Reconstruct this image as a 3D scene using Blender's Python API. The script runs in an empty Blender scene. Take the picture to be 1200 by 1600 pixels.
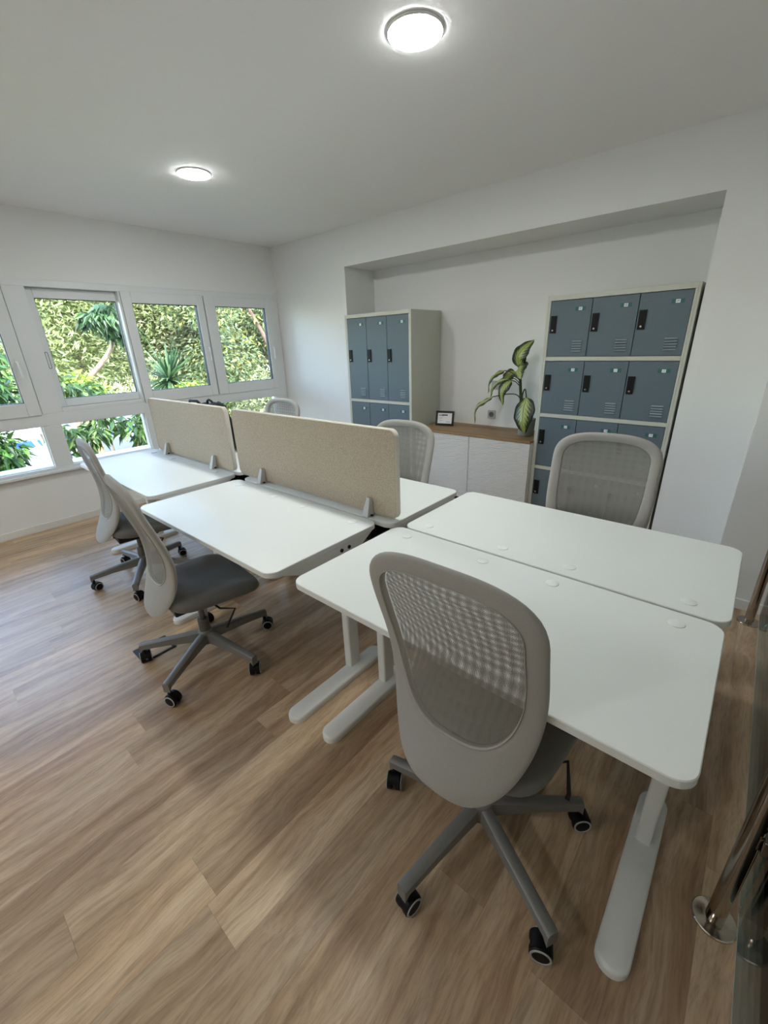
import bpy, bmesh, math, random
import numpy as np
from mathutils import Vector, Matrix

C = bpy.context.scene.collection
S = bpy.context.scene
R_ = math.radians

# ------------------------------------------------------------------ camera
cam_d = bpy.data.cameras.new('camera'); cam = bpy.data.objects.new('camera', cam_d); C.objects.link(cam)
S.camera = cam
def look(yaw, pitch, roll):
    y, p, r = map(R_, (yaw, pitch, roll))
    F = Vector((-math.sin(y)*math.cos(p), math.cos(y)*math.cos(p), math.sin(p)))
    R = F.cross(Vector((0, 0, 1))).normalized(); U = R.cross(F)
    R2 = math.cos(r)*R + math.sin(r)*U; U2 = -math.sin(r)*R + math.cos(r)*U
    return Matrix((R2, U2, -F)).transposed()
cam.matrix_world = Matrix.Translation((4.765, -0.06, 1.508)) @ look(41.627, -21.867, -2.08).to_4x4()
cam_d.sensor_fit = 'VERTICAL'; cam_d.sensor_height = 36.0
cam_d.lens = 655.35/1600*36.0
cam_d.clip_start = 0.02; cam_d.clip_end = 200

# ------------------------------------------------------------------ world, sun, exposure
W = bpy.data.worlds.new('world'); S.world = W; W.use_nodes = True
nt = W.node_tree; bgn = nt.nodes['Background']
sky = nt.nodes.new('ShaderNodeTexSky'); sky.sky_type = 'NISHITA'; sky.sun_disc = False
sky.sun_elevation = R_(50); sky.sun_rotation = R_(100); sky.altitude = 50
nt.links.new(sky.outputs[0], bgn.inputs[0]); bgn.inputs[1].default_value = 1.7
sd = bpy.data.lights.new('sun', 'SUN'); sun = bpy.data.objects.new('sun', sd); C.objects.link(sun)
sd.energy = 6.0; sd.angle = R_(2); sd.color = (1.0, 0.95, 0.86)
sun.rotation_euler = Vector((-0.62, 0.35, -0.85)).to_track_quat('-Z', 'Y').to_euler()
S.view_settings.view_transform = 'Standard'; S.view_settings.look = 'None'
S.view_settings.exposure = 0.97; S.view_settings.gamma = 1.0
S.view_settings.use_curve_mapping = False
LAMP = 84.0          # radiance of the ceiling lamps' diffusers

# ------------------------------------------------------------------ materials
def lin(c):
    return tuple(((v/255)/12.92 if v/255 <= 0.04045 else ((v/255+0.055)/1.055)**2.4) for v in c)
def mat(name, rgb, rough=0.5, metal=0.0, spec=0.5, emit=None, noise=None, bump=None, sheen=0, coat=0):
    """rgb in 0-255 sRGB; noise=(scale, amount) mottles the colour; bump=(scale, strength)"""
    m = bpy.data.materials.new(name); m.use_nodes = True
    n = m.node_tree; b = n.nodes['Principled BSDF']; L = n.links.new
    col = lin(rgb)
    b.inputs['Base Color'].default_value = (*col, 1)
    b.inputs['Roughness'].default_value = rough; b.inputs['Metallic'].default_value = metal
    b.inputs['Specular IOR Level'].default_value = spec
    if sheen: b.inputs['Sheen Weight'].default_value = sheen
    if coat: b.inputs['Coat Weight'].default_value = coat
    if emit:
        b.inputs['Emission Color'].default_value = (*emit[0], 1); b.inputs['Emission Strength'].default_value = emit[1]
    tc = n.nodes.new('ShaderNodeTexCoord')
    if noise:
        t = n.nodes.new('ShaderNodeTexNoise'); t.inputs['Scale'].default_value = noise[0]; t.inputs['Detail'].default_value = 3
        L(tc.outputs['Object'], t.inputs['Vector'])
        mr = n.nodes.new('ShaderNodeMapRange'); mr.inputs[1].default_value = .3; mr.inputs[2].default_value = .7
        mr.inputs[3].default_value = 1-noise[1]; mr.inputs[4].default_value = 1+noise[1]
        L(t.outputs['Fac'], mr.inputs[0])
        vm = n.nodes.new('ShaderNodeVectorMath'); vm.operation = 'SCALE'; vm.inputs[0].default_value = col
        L(mr.outputs[0], vm.inputs['Scale']); L(vm.outputs[0], b.inputs['Base Color'])
    if bump:
        t = n.nodes.new('ShaderNodeTexNoise'); t.inputs['Scale'].default_value = bump[0]
        L(tc.outputs['Object'], t.inputs['Vector'])
        bp = n.nodes.new('ShaderNodeBump'); bp.inputs['Strength'].default_value = bump[1]; bp.inputs['Distance'].default_value = 0.002
        L(t.outputs['Fac'], bp.inputs['Height']); L(bp.outputs[0], b.inputs['Normal'])
    return m

M = {}
M['wall'] = mat('wall paint', (232, 232, 230), .85, bump=(220, .12))
M['ceiling'] = mat('ceiling paint', (243, 241, 240), .9, bump=(160, .1))
M['upvc'] = mat('white window plastic', (224, 226, 226), .35)
M['gasket'] = mat('window gasket', (40, 42, 46), .6)
M['laminate'] = mat('white laminate', (236, 240, 237), .32, spec=.5)
M['desk_edge'] = mat('laminate edge band', (226, 228, 225), .4)
M['white_steel'] = mat('white powder coated steel', (228, 228, 224), .42)
M['cap'] = mat('white cable cap', (240, 243, 241), .4)
M['felt'] = mat('beige felt', (186, 171, 150), .95, noise=(190, .17), bump=(400, .3))
M['piping'] = mat('pale screen edging', (216, 209, 196), .8)
M['clampgrey'] = mat('pale grey clamp plastic', (196, 196, 194), .5)
M['shell'] = mat('grey chair shell fabric', (163, 160, 154), .85, noise=(500, .05), bump=(900, .15), sheen=.15)
M['seatfab'] = mat('dark grey seat fabric', (112, 110, 105), .92, noise=(350, .07), bump=(700, .25), sheen=.15)
M['basegrey'] = mat('grey cast base', (122, 120, 117), .45, metal=.1)
M['gascol'] = mat('grey gas column', (110, 106, 102), .4, metal=.3)
M['blackplastic'] = mat('black plastic', (9, 9, 10), .5, spec=.25)
M['wheelring'] = mat('grey wheel ring', (176, 178, 178), .5)
M['seam'] = mat('pale seam piping', (176, 172, 164), .7)
M['lockerdoor'] = mat('blue grey painted steel', (92, 107, 116), .5, noise=(60, .03), bump=(500, .1))
M['lockerbody'] = mat('light grey painted steel', (196, 197, 186), .5, bump=(500, .08))
M['louver_lit'] = mat('louvre steel lit tone', (140, 152, 158), .4)  # paler than the doors: light catching the slats is put into the colour
M['tagteal'] = mat('teal number plate', (46, 98, 98), .45)
M['tagwhite'] = mat('white number sticker', (240, 245, 245), .5)
M['ink'] = mat('black ink', (30, 34, 40), .6)
M['chrome'] = mat('small chrome', (200, 198, 192), .2, metal=1)
M['stainless'] = mat('polished stainless steel', (178, 170, 160), .13, metal=1)
M['cabinet'] = mat('white cabinet carcass', (232, 231, 228), .45)
M['kick'] = mat('dark plinth', (50, 46, 42), .7)
M['pot'] = mat('grey ceramic pot', (156, 162, 154), .55, bump=(60, .2))
M['soil'] = mat('potting soil', (52, 40, 30), 1, noise=(80, .4))
M['stem'] = mat('plant stem', (52, 64, 34), .55, noise=(40, .2))
M['frameblk'] = mat('black photo frame', (14, 14, 15), .35)
M['paper'] = mat('white paper', (244, 246, 248), .7)
M['socket'] = mat('silver grey socket plastic', (176, 176, 176), .4)
M['socketwell'] = mat('socket well', (92, 94, 96), .5)
M['backpack'] = mat('black nylon', (13, 13, 15), .7)
M['darkmetal'] = mat('dark metal', (40, 38, 38), .45, metal=.4)
M['baseboard'] = mat('white skirting', (226, 226, 222), .5)
M['lampring'] = mat('white lamp ring', (240, 240, 240), .4)
M['lampglow'] = mat('lamp diffuser', (255, 255, 255), .5, emit=((0.965, 1.0, 0.985), LAMP))
M['trunk'] = mat('tree bark', (150, 126, 104), .95, noise=(14, .3), bump=(30, .6))
M['trunkdark'] = mat('dark tree bark', (96, 74, 62), .95, noise=(14, .3), bump=(30, .6))
M['grass'] = mat('lawn', (92, 110, 52), .95, noise=(9, .3), bump=(60, .5))
M['paving'] = mat('pale pink paving', (138, 126, 130), .8, noise=(3, .05))
M['render_white'] = mat('white garden wall', (160, 160, 166), .8)
M['bluepaint'] = mat('blue paint', (34, 84, 160), .5)
M['copper'] = mat('low brick kerb', (140, 96, 84), .9, noise=(20, .2))

def glass_mat(name, tint, refl):
    m = bpy.data.materials.new(name); m.use_nodes = True; n = m.node_tree
    for x in list(n.nodes): n.nodes.remove(x)
    o = n.nodes.new('ShaderNodeOutputMaterial'); tr = n.nodes.new('ShaderNodeBsdfTransparent'); gl = n.nodes.new('ShaderNodeBsdfGlossy')
    tr.inputs[0].default_value = (*tint, 1); gl.inputs['Roughness'].default_value = .01
    fr = n.nodes.new('ShaderNodeFresnel'); fr.inputs[0].default_value = 1.45
    mu = n.nodes.new('ShaderNodeMath'); mu.operation = 'MULTIPLY'; mu.inputs[1].default_value = refl
    mx = n.nodes.new('ShaderNodeMixShader')
    n.links.new(fr.outputs[0], mu.inputs[0]); n.links.new(mu.outputs[0], mx.inputs[0])
    n.links.new(tr.outputs[0], mx.inputs[1]); n.links.new(gl.outputs[0], mx.inputs[2]); n.links.new(mx.outputs[0], o.inputs[0])
    return m
M['pane'] = glass_mat('window glass', (.95, .97, .96), .8)
M['railglass'] = glass_mat('railing glass', (.965, .98, .97), 1.1)
M['glassedge'] = mat('polished glass edge', (196, 212, 200), .3)

def wood_mat(name, base, dark, light, along='Y', scale=1.0, rough=.42, seed_obj=True, contrast=1.0):
    m = bpy.data.materials.new(name); m.use_nodes = True; n = m.node_tree; b = n.nodes['Principled BSDF']; L = n.links.new
    tc = n.nodes.new('ShaderNodeTexCoord'); oi = n.nodes.new('ShaderNodeObjectInfo')
    geo = n.nodes.new('ShaderNodeNewGeometry')
    def vm(op, a=None, bb=None, sc=None):
        x = n.nodes.new('ShaderNodeVectorMath'); x.operation = op
        for i, v in enumerate((a, bb)):
            if v is None: continue
            if isinstance(v, tuple): x.inputs[i].default_value = v
            else: L(v, x.inputs[i])
        if sc is not None:
            if isinstance(sc, (int, float)): x.inputs['Scale'].default_value = sc
            else: L(sc, x.inputs['Scale'])
        return x.outputs[0]
    off = vm('SCALE', (17.3, 31.7, 9.1), sc=oi.outputs['Random'])
    src = geo.outputs['Position'] if seed_obj else tc.outputs['Object']
    p = vm('ADD', src, off)
    st = (1, .075, 1) if along == 'Y' else (.075, 1, 1)
    # slow warp so that the figure wanders like real grain
    wn = n.nodes.new('ShaderNodeTexNoise'); wn.inputs['Scale'].default_value = 2.2*scale; wn.inputs['Detail'].default_value = 2
    L(vm('MULTIPLY', p, (1.6, .9, 1) if along == 'Y' else (.9, 1.6, 1)), wn.inputs['Vector'])
    wv = vm('SCALE', vm('SUBTRACT', wn.outputs['Color'], (.5, .5, .5)), sc=.11/scale)
    q = vm('MULTIPLY', vm('ADD', p, wv), st)
    def noise(sc, det, rg):
        t = n.nodes.new('ShaderNodeTexNoise'); t.inputs['Scale'].default_value = sc*scale; t.inputs['Detail'].default_value = det
        t.inputs['Roughness'].default_value = rg; L(q, t.inputs['Vector']); return t.outputs['Fac']
    broad, fine, streak = noise(9, 4, .6), noise(170, 3, .6), noise(48, 4, .65)
    # cathedral figure
    wt = n.nodes.new('ShaderNodeTexWave'); wt.wave_type = 'RINGS'; wt.rings_direction = 'Z'
    wt.inputs['Scale'].default_value = 5*scale; wt.inputs['Distortion'].default_value = 7; wt.inputs['Detail'].default_value = 2
    wt.inputs['Detail Scale'].default_value = 1.6
    L(q, wt.inputs['Vector'])
    def ramp(fac, stops):
        r = n.nodes.new('ShaderNodeValToRGB'); L(fac, r.inputs[0])
        while len(r.color_ramp.elements) < len(stops): r.color_ramp.elements.new(.5)
        for e, (pp, c) in zip(r.color_ramp.elements, stops): e.position = pp; e.color = (*c, 1)
        return r.outputs[0]
    def mix(kind, f, a, bb):
        x = n.nodes.new('ShaderNodeMix'); x.data_type = 'RGBA'; x.blend_type = kind
        if isinstance(f, (int, float)): x.inputs[0].default_value = f
        else: L(f, x.inputs[0])
        for i, v in ((6, a), (7, bb)):
            if isinstance(v, tuple): x.inputs[i].default_value = (*v, 1)
            else: L(v, x.inputs[i])
        return x.outputs[2]
    c = ramp(broad, [(.30, lin(dark)), (.47, lin(base)), (.70, lin(light))])
    c = mix('MULTIPLY', .55*contrast, c, ramp(streak, [(.30, (.62, .56, .52)), (.5, (.97, .97, .97)), (.70, (1.08, 1.08, 1.06))]))
    c = mix('MULTIPLY', .40*contrast, c, ramp(fine, [(.36, (.6, .56, .52)), (.52, (1, 1, 1)), (.68, (1.16, 1.15, 1.13))]))
    c = mix('MULTIPLY', .32*contrast, c, ramp(wt.outputs['Fac'], [(.0, (.62, .55, .5)), (.35, (1, 1, 1)), (1, (1.1, 1.1, 1.08))]))
    tone = n.nodes.new('ShaderNodeMapRange'); tone.inputs[3].default_value = .82; tone.inputs[4].default_value = 1.12
    L(oi.outputs['Random'], tone.inputs[0])
    c = vm('SCALE', c, sc=tone.outputs[0])
    L(c, b.inputs['Base Color']); b.inputs['Roughness'].default_value = rough
    bp = n.nodes.new('ShaderNodeBump'); bp.inputs['Strength'].default_value = .12; bp.inputs['Distance'].default_value = .001
    L(streak, bp.inputs['Height']); L(bp.outputs[0], b.inputs['Normal'])
    return m
M['plank'] = wood_mat('oak vinyl plank', (190, 161, 130), (160, 128, 98), (208, 184, 154), rough=.36)
M['worktop'] = wood_mat('oak worktop', (160, 128, 88), (130, 100, 66), (178, 146, 106), along='X', rough=.5, seed_obj=False, contrast=.8)

def ripple_mat():
    m = mat('rippled white door', (238, 236, 232), .5); n = m.node_tree; b = n.nodes['Principled BSDF']; L = n.links.new
    tc = n.nodes.new('ShaderNodeTexCoord'); mp = n.nodes.new('ShaderNodeMapping'); mp.inputs['Scale'].default_value = (.35, 1, 2.2)
    w = n.nodes.new('ShaderNodeTexWave'); w.bands_direction = 'Z'; w.inputs['Scale'].default_value = 16
    w.inputs['Distortion'].default_value = 5.5; w.inputs['Detail'].default_value = 2.5; w.inputs['Detail Scale'].default_value = 1.2
    bp = n.nodes.new('ShaderNodeBump'); bp.inputs['Strength'].default_value = 1; bp.inputs['Distance'].default_value = .005
    L(tc.outputs['Object'], mp.inputs[0]); L(mp.outputs[0], w.inputs['Vector']); L(w.outputs['Fac'], bp.inputs['Height']); L(bp.outputs[0], b.inputs['Normal'])
    return m
M['ripple'] = ripple_mat()

def mesh_mat(name, per, rgb, cover):
    """woven net: threads opaque, holes open"""
    m = mat(name, rgb, .8); n = m.node_tree; b = n.nodes['Principled BSDF']; L = n.links.new
    o = n.nodes['Material Output']
    uv = n.nodes.new('ShaderNodeUVMap'); sp = n.nodes.new('ShaderNodeSeparateXYZ'); L(uv.outputs[0], sp.inputs[0])
    outs = []
    for ax in (0, 1):
        k = n.nodes.new('ShaderNodeMath'); k.operation = 'MULTIPLY'; k.inputs[1].default_value = 2*math.pi/per
        s = n.nodes.new('ShaderNodeMath'); s.operation = 'SINE'
        g = n.nodes.new('ShaderNodeMath'); g.operation = 'GREATER_THAN'; g.inputs[1].default_value = cover
        L(sp.outputs[ax], k.inputs[0]); L(k.outputs[0], s.inputs[0]); L(s.outputs[0], g.inputs[0]); outs.append(g.outputs[0])
    mu = n.nodes.new('ShaderNodeMath'); mu.operation = 'MULTIPLY'; L(outs[0], mu.inputs[0]); L(outs[1], mu.inputs[1])
    tr = n.nodes.new('ShaderNodeBsdfTransparent'); mx = n.nodes.new('ShaderNodeMixShader')
    L(mu.outputs[0], mx.inputs[0]); L(b.outputs[0], mx.inputs[1]); L(tr.outputs[0], mx.inputs[2]); L(mx.outputs[0], o.inputs[0])
    return m
M['net_back'] = mesh_mat('grey net', .0030, (150, 147, 140), -.38)
M['net_front'] = mesh_mat('grey net lining', .0028, (150, 147, 140), -.30)

def leaf_mat(name, attr=True, rgb=(90, 120, 50)):
    m = bpy.data.materials.new(name); m.use_nodes = True; n = m.node_tree; b = n.nodes['Principled BSDF']; L = n.links.new
    a = n.nodes.new('ShaderNodeVertexColor'); a.layer_name = 'tint'
    L(a.outputs[0], b.inputs['Base Color']); b.inputs['Roughness'].default_value = .5
    t = n.nodes.new('ShaderNodeBsdfTranslucent'); L(a.outputs[0], t.inputs[0])
    mx = n.nodes.new('ShaderNodeMixShader'); mx.inputs[0].default_value = .3
    L(b.outputs[0], mx.inputs[1]); L(t.outputs[0], mx.inputs[2]); L(mx.outputs[0], n.nodes['Material Output'].inputs[0])
    return m
M['leaf'] = leaf_mat('garden leaf')

def variegated():
    m = bpy.data.materials.new('variegated leaf'); m.use_nodes = True; n = m.node_tree; b = n.nodes['Principled BSDF']; L = n.links.new
    uv = n.nodes.new('ShaderNodeUVMap'); sp = n.nodes.new('ShaderNodeSeparateXYZ'); L(uv.outputs[0], sp.inputs[0])
    def mth(op, a, bb=None):
        x = n.nodes.new('ShaderNodeMath'); x.operation = op
        for i, v in enumerate((a, bb)):
            if v is None: continue
            if isinstance(v, (int, float)): x.inputs[i].default_value = v
            else: L(v, x.inputs[i])
        return x.outputs[0]
    u = mth('ABSOLUTE', mth('SUBTRACT', sp.outputs[0], .5))          # 0 midrib .. .5 margin
    # side veins run forward from the midrib
    v = mth('SUBTRACT', mth('MULTIPLY', sp.outputs[1], 9.0), mth('MULTIPLY', u, 6.0))
    vein = mth('MULTIPLY', mth('SINE', mth('MULTIPLY', v, 6.283)), .07)
    t = n.nodes.new('ShaderNodeTexNoise'); t.inputs['Scale'].default_value = 14; L(uv.outputs[0], t.inputs['Vector'])
    k = mth('ADD', mth('ADD', u, vein), mth('MULTIPLY', mth('SUBTRACT', t.outputs['Fac'], .5), .25))
    r = n.nodes.new('ShaderNodeValToRGB'); L(k, r.inputs[0])
    r.color_ramp.elements[0].position = .10; r.color_ramp.elements[0].color = (*lin((160, 170, 92)), 1)
    r.color_ramp.elements[1].position = .30; r.color_ramp.elements[1].color = (*lin((26, 38, 20)), 1)
    rib = mth('LESS_THAN', u, .02)
    x = n.nodes.new('ShaderNodeMix'); x.data_type = 'RGBA'; L(rib, x.inputs[0]); L(r.outputs[0], x.inputs[6]); x.inputs[7].default_value = (*lin((84, 104, 50)), 1)
    L(x.outputs[2], b.inputs['Base Color']); b.inputs['Roughness'].default_value = .38
    return m
M['dieff'] = variegated()

# ------------------------------------------------------------------ mesh building helpers
class MB:
    def __init__(s): s.v = []; s.f = []; s.mi = []; s.mats = []; s.uv = None
    def m(s, name):
        if name not in s.mats: s.mats.append(name)
        return s.mats.index(name)
    def add(s, vs, fs, mat):
        o = len(s.v); k = s.m(mat)
        s.v += [tuple(map(float, p)) for p in vs]; s.f += [tuple(i+o for i in f) for f in fs]; s.mi += [k]*len(fs)
        return s
    def box(s, a, b, mat):
        (x0, y0, z0), (x1, y1, z1) = a, b
        x0, x1 = sorted((x0, x1)); y0, y1 = sorted((y0, y1)); z0, z1 = sorted((z0, z1))
        vs = [(x, y, z) for z in (z0, z1) for y in (y0, y1) for x in (x0, x1)]
        return s.add(vs, [(0, 2, 3, 1), (4, 5, 7, 6), (0, 1, 5, 4), (2, 6, 7, 3), (0, 4, 6, 2), (1, 3, 7, 5)], mat)
    def loft(s, rings, mat, cap=True, closed=True):
        n = len(rings[0]); vs = [p for r in rings for p in r]; fs = []
        for i in range(len(rings)-1):
            for j in range(n if closed else n-1):
                a = i*n+j; b = i*n+(j+1) % n
                fs.append((a, b, b+n, a+n))
        if cap:
            fs.append(tuple(range(n-1, -1, -1))); fs.append(tuple((len(rings)-1)*n+j for j in range(n)))
        return s.add(vs, fs, mat)
    def tube(s, pts, r, mat, n=12, cap=True):
        pts = [Vector(p) for p in pts]; rs = r if isinstance(r, (list, tuple)) else [r]*len(pts)
        rings = []; up = None
        for i, p in enumerate(pts):
            d = (pts[min(i+1, len(pts)-1)]-pts[max(i-1, 0)]).normalized()
            if up is None: up = Vector((0, 0, 1)) if abs(d.z) < .9 else Vector((1, 0, 0))
            a = d.cross(up).normalized(); b = a.cross(d).normalized(); up = b
            rings.append([p+(a*math.cos(2*math.pi*k/n)+b*math.sin(2*math.pi*k/n))*rs[i] for k in range(n)])
        return s.loft(rings, mat, cap)
    def lathe(s, prof, c, mat, n=32, axis='Z'):
        rings = []
        for r, h in prof:
            ring = []
            for k in range(n):
                a = 2*math.pi*k/n; x, y = r*math.cos(a), r*math.sin(a)
                ring.append({'Z': (c[0]+x, c[1]+y, c[2]+h), 'X': (c[0]+h, c[1]+x, c[2]+y), 'Y': (c[0]+y, c[1]+h, c[2]+x)}[axis])
            rings.append(ring)
        return s.loft(rings, mat, cap=True)
    def slab(s, outline, z0, z1, mat, ch=0.0, edge=None):
        """prism of an outline (list of xy) with a small chamfer on both rims"""
        o = [Vector((x, y)) for x, y in outline]; n = len(o)
        def inset(d):
            r = []
            for i in range(n):
                a, b, c_ = o[i-1], o[i], o[(i+1) % n]
                t = ((b-a).normalized()+(c_-b).normalized()); nn = Vector((-t.y, t.x)).normalized()
                r.append(b+nn*d)
            return r
        i0 = inset(ch) if ch else o
        rings = []
        if ch:
            rings = [[(p.x, p.y, z0) for p in i0], [(p.x, p.y, z0+ch) for p in o], [(p.x, p.y, z1-ch) for p in o], [(p.x, p.y, z1) for p in i0]]
        else:
            rings = [[(p.x, p.y, z0) for p in o], [(p.x, p.y, z1) for p in o]]
        k0 = len(s.f)
        s.loft(rings, mat)
        if edge:
            e = s.m(edge)
            for i in range(k0, len(s.f)-2):
                s.mi[i] = e
        return s
    def build(s, name, parent=None, smooth=None, bevel=None, loc=None, kind=None, label=None):
        me = bpy.data.meshes.new(name); me.from_pydata(s.v, [], s.f)
        for k in s.mats: me.materials.append(M[k])
        me.polygons.foreach_set('material_index', s.mi)
        if s.uv is not None:
            l = me.uv_layers.new(name='UVMap')
            vi = np.zeros(len(me.loops), np.int32); me.loops.foreach_get('vertex_index', vi)
            l.data.foreach_set('uv', np.array(s.uv, np.float32)[vi].ravel())
        me.validate(); me.update()
        o = bpy.data.objects.new(name, me); C.objects.link(o)
        if parent: o.parent = parent
        if loc: o.location = loc
        if smooth is not None:
            me.shade_smooth()
            if smooth < 180: me.set_sharp_from_angle(angle=R_(smooth))
        if bevel:
            b = o.modifiers.new('bevel', 'BEVEL'); b.width = bevel; b.segments = 2; b.limit_method = 'ANGLE'; b.angle_limit = R_(40)
            me.shade_smooth(); me.set_sharp_from_angle(angle=R_(35))
        if kind: o['kind'] = kind
        if label: o['label'] = label
        return o

def rrect(x0, y0, x1, y1, r, n=8):
    """ccw rounded rectangle"""
    pts = []
    for cx, cy, a0 in ((x1-r, y1-r, 0), (x0+r, y1-r, 90), (x0+r, y0+r, 180), (x1-r, y0+r, 270)):
        for k in range(n+1):
            a = R_(a0+90*k/n); pts.append((cx+r*math.cos(a), cy+r*math.sin(a)))
    return pts
def thing(name, label, cat, loc=(0, 0, 0), rz=0, group=None):
    o = bpy.data.objects.new(name, None); C.objects.link(o); o.empty_display_size = .1
    o.location = loc; o.rotation_euler = (0, 0, rz)
    o['label'] = label; o['category'] = cat
    if group: o['group'] = group
    return o
def tag(o, label, cat, group=None):
    o['label'] = label; o['category'] = cat
    if group: o['group'] = group
    return o
def copy_tree(o, parent=None):
    c = o.copy(); C.objects.link(c)
    if parent: c.parent = parent
    for ch in [x for x in bpy.data.objects if x.parent == o]: copy_tree(ch, c)
    return c
def text_mesh(s, size):
    cu = bpy.data.curves.new('t', 'FONT'); cu.body = s; cu.size = size; cu.align_x = 'CENTER'; cu.align_y = 'CENTER'; cu.extrude = .0004; cu.resolution_u = 3
    o = bpy.data.objects.new('t', cu); C.objects.link(o); bpy.context.view_layer.update()
    me = bpy.data.meshes.new_from_object(o); bpy.data.objects.remove(o); bpy.data.curves.remove(cu)
    return me
def mesh_xf(me, mtx, mb, mat):
    mb.add([mtx @ v.co for v in me.vertices], [tuple(p.vertices) for p in me.polygons], mat)

# ================================================================== SETTING
XE, YB, YN, HC = 6.3, -2.6, 3.454, 2.61       # east wall, wall behind the camera, locker wall, ceiling
NX0, NX1, NYB, NZ = 1.214, 4.362, 3.906, 2.261
fl = MB().box((0, YB, -.06), (XE, 4.0, -.010), 'kick').build('floor', kind='structure')
# planks: oak boards running away from the window wall's corner, .155 m wide
rnd = random.Random(4)
plank_cache = {}
pw, pl, x = .155, 1.22, 3.095-.155*20
fixed = {0: .15, 4: .135, 2: .575, -3: .62, -6: 1.0, 6: .9}
k = -20
while x < XE:
    a, b = max(x, 0), min(x+pw, XE)
    if b-a > .005:
        off = fixed.get(k, rnd.uniform(0, pl))
        y = off-pl*math.ceil((off-YB)/pl)
        while y < 3.95:
            y0, y1 = max(y, YB), min(y+pl, 3.95)
            top = YN if not (a > NX0-.2 and b < NX1+.2) else 3.95
            if a >= 4.82: top = 2.9
            y1 = min(y1, top)
            if y1-y0 > .02:
                key = (round(b-a, 3), round(y1-y0, 3))
                if key not in plank_cache:
                    g = .0002
                    o = MB().box((g, g, -.010), (b-a-g, y1-y0-g, 0), 'plank').build('plank', parent=fl, loc=(a, y0, 0))
                    plank_cache[key] = o.data
                else:
                    o = bpy.data.objects.new('plank', plank_cache[key]); C.objects.link(o); o.parent = fl; o.location = (a, y0, 0)
            y += pl
    x += pw; k += 1

MB().box((-.3, YB-.2, HC), (XE+.2, 4.3, HC+.25), 'ceiling').build('ceiling', kind='structure')
# window wall with one long opening
WY0, WY1, WZ0, WZ1 = -1.30, 3.44, .545, 2.085
w = MB()
w.box((-.30, YB-.2, 0), (0, WY0, HC), 'wall'); w.box((-.30, WY1, 0), (0, 4.3, HC), 'wall')
w.box((-.30, WY0, 0), (0, WY1, WZ0), 'wall'); w.box((-.30, WY0, WZ1), (0, WY1, HC), 'wall')
w.build('wall_west', kind='structure')
# locker wall with its recess
w = MB()
w.box((0, YN, 0), (NX0, 4.2, HC), 'wall'); w.box((NX1, YN, 0), (4.78, 4.2, HC), 'wall')
w.box((NX0, YN, NZ), (NX1, 4.2, HC), 'wall'); w.box((NX0, NYB, 0), (NX1, 4.2, NZ), 'wall')
w.build('wall_north', kind='structure')
MB().box((4.78, 2.83, 0), (XE, 4.2, HC), 'wall').build('wall_northeast', kind='structure')
MB().box((XE, YB-.2, 0), (XE+.2, 4.3, HC), 'wall').build('wall_east', kind='structure')
MB().box((-.3, YB-.2, 0), (XE+.2, YB, HC), 'wall').build('wall_south', kind='structure')
# skirting
def skirt(name, a, b, nrm):
    (x0, y0), (x1, y1) = a, b; t = .012; h = .066
    m = MB().box((x0, y0, 0), (x1+nrm[0]*t, y1+nrm[1]*t, h), 'baseboard').build(name, bevel=.003); m['kind'] = 'structure'
skirt('baseboard_west', (0, YB), (0, YN), (1, 0))
skirt('baseboard_north', (.012, YN), (NX0, YN), (0, -1))
skirt('baseboard_northeast', (4.78, 2.83), (XE, 2.83), (0, -1))
skirt('baseboard_niche', (4.375, YN), (4.779, YN), (0, -1))

# ---------------------------------------------------------------- windows
def frame_xz(mb, y0, y1, z0, z1, ty0, ty1, tz0, tz1, xa, xb, mat='upvc'):
    """rectangular frame in the yz-plane with member widths; depth xa..xb"""
    mb.box((xa, y0, z0), (xb, y0+ty0, z1), mat); mb.box((xa, y1-ty1, z0), (xb, y1, z1), mat)
    mb.box((xa, y0+ty0, z0), (xb, y1-ty1, z0+tz0), mat); mb.box((xa, y0+ty0, z1-tz1), (xb, y1-ty1, z1), mat)
ZM0, ZM1 = .945, 1.045      # transom between the upper and the lower lights
fr = thing('window_frame', '', ''); del fr['label']; del fr['category']; fr['kind'] = 'structure'; fr.name = 'window_1'
fr.location = (0, 0, 0)
m = MB()
xo, xi = -.11, .012
m.box((xo, WY0, 2.045), (xi, WY1, WZ1+.015), 'upvc')          # head
m.box((xo, WY0, WZ0-.015), (xi, WY1, .553), 'upvc')           # sill rail
m.box((xo, WY0, .926), (xi, WY1, 1.03), 'upvc')               # transom
for a, b in ((WY0, -.62), (.80, .952), (1.648, 1.665), (3.325, WY1)):
    m.box((xo, a, 1.03), (xi, b, 2.045), 'upvc')
m.box((xo, 2.475, 1.03), (-.03, 2.492, 2.045), 'upvc')
for a, b in ((WY0, -.62), (.770, .911), (1.634, 1.76), (3.285, WY1)):
    m.box((xo, a, .553), (xi, b, .926), 'upvc')
m.box((xo, .952, 1.03), (xi, 1.648, 1.066), 'upvc')           # raised sill below the sliding light
m.build('outer_frame', parent=fr, bevel=.003)
MB().box((.0, WY0, .505), (.045, WY1, .53), 'upvc').build('sill', parent=fr, bevel=.004)
def fixed_light(y0, y1, z0, z1):
    o = MB()
    frame_xz(o, y0, y1, z0, z1, .006, .006, .006, .006, -.07, -.02, 'upvc')
    o.build('glazing_bead', parent=fr)
    MB().box((-.062, y0+.006, z0+.006), (-.056, y1-.006, z1-.006), 'pane').build('pane', parent=fr)
fixed_light(-.62, .770, .553, .926); fixed_light(.911, 1.634, .553, .926); fixed_light(1.76, 3.285, .553, .926)
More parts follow.
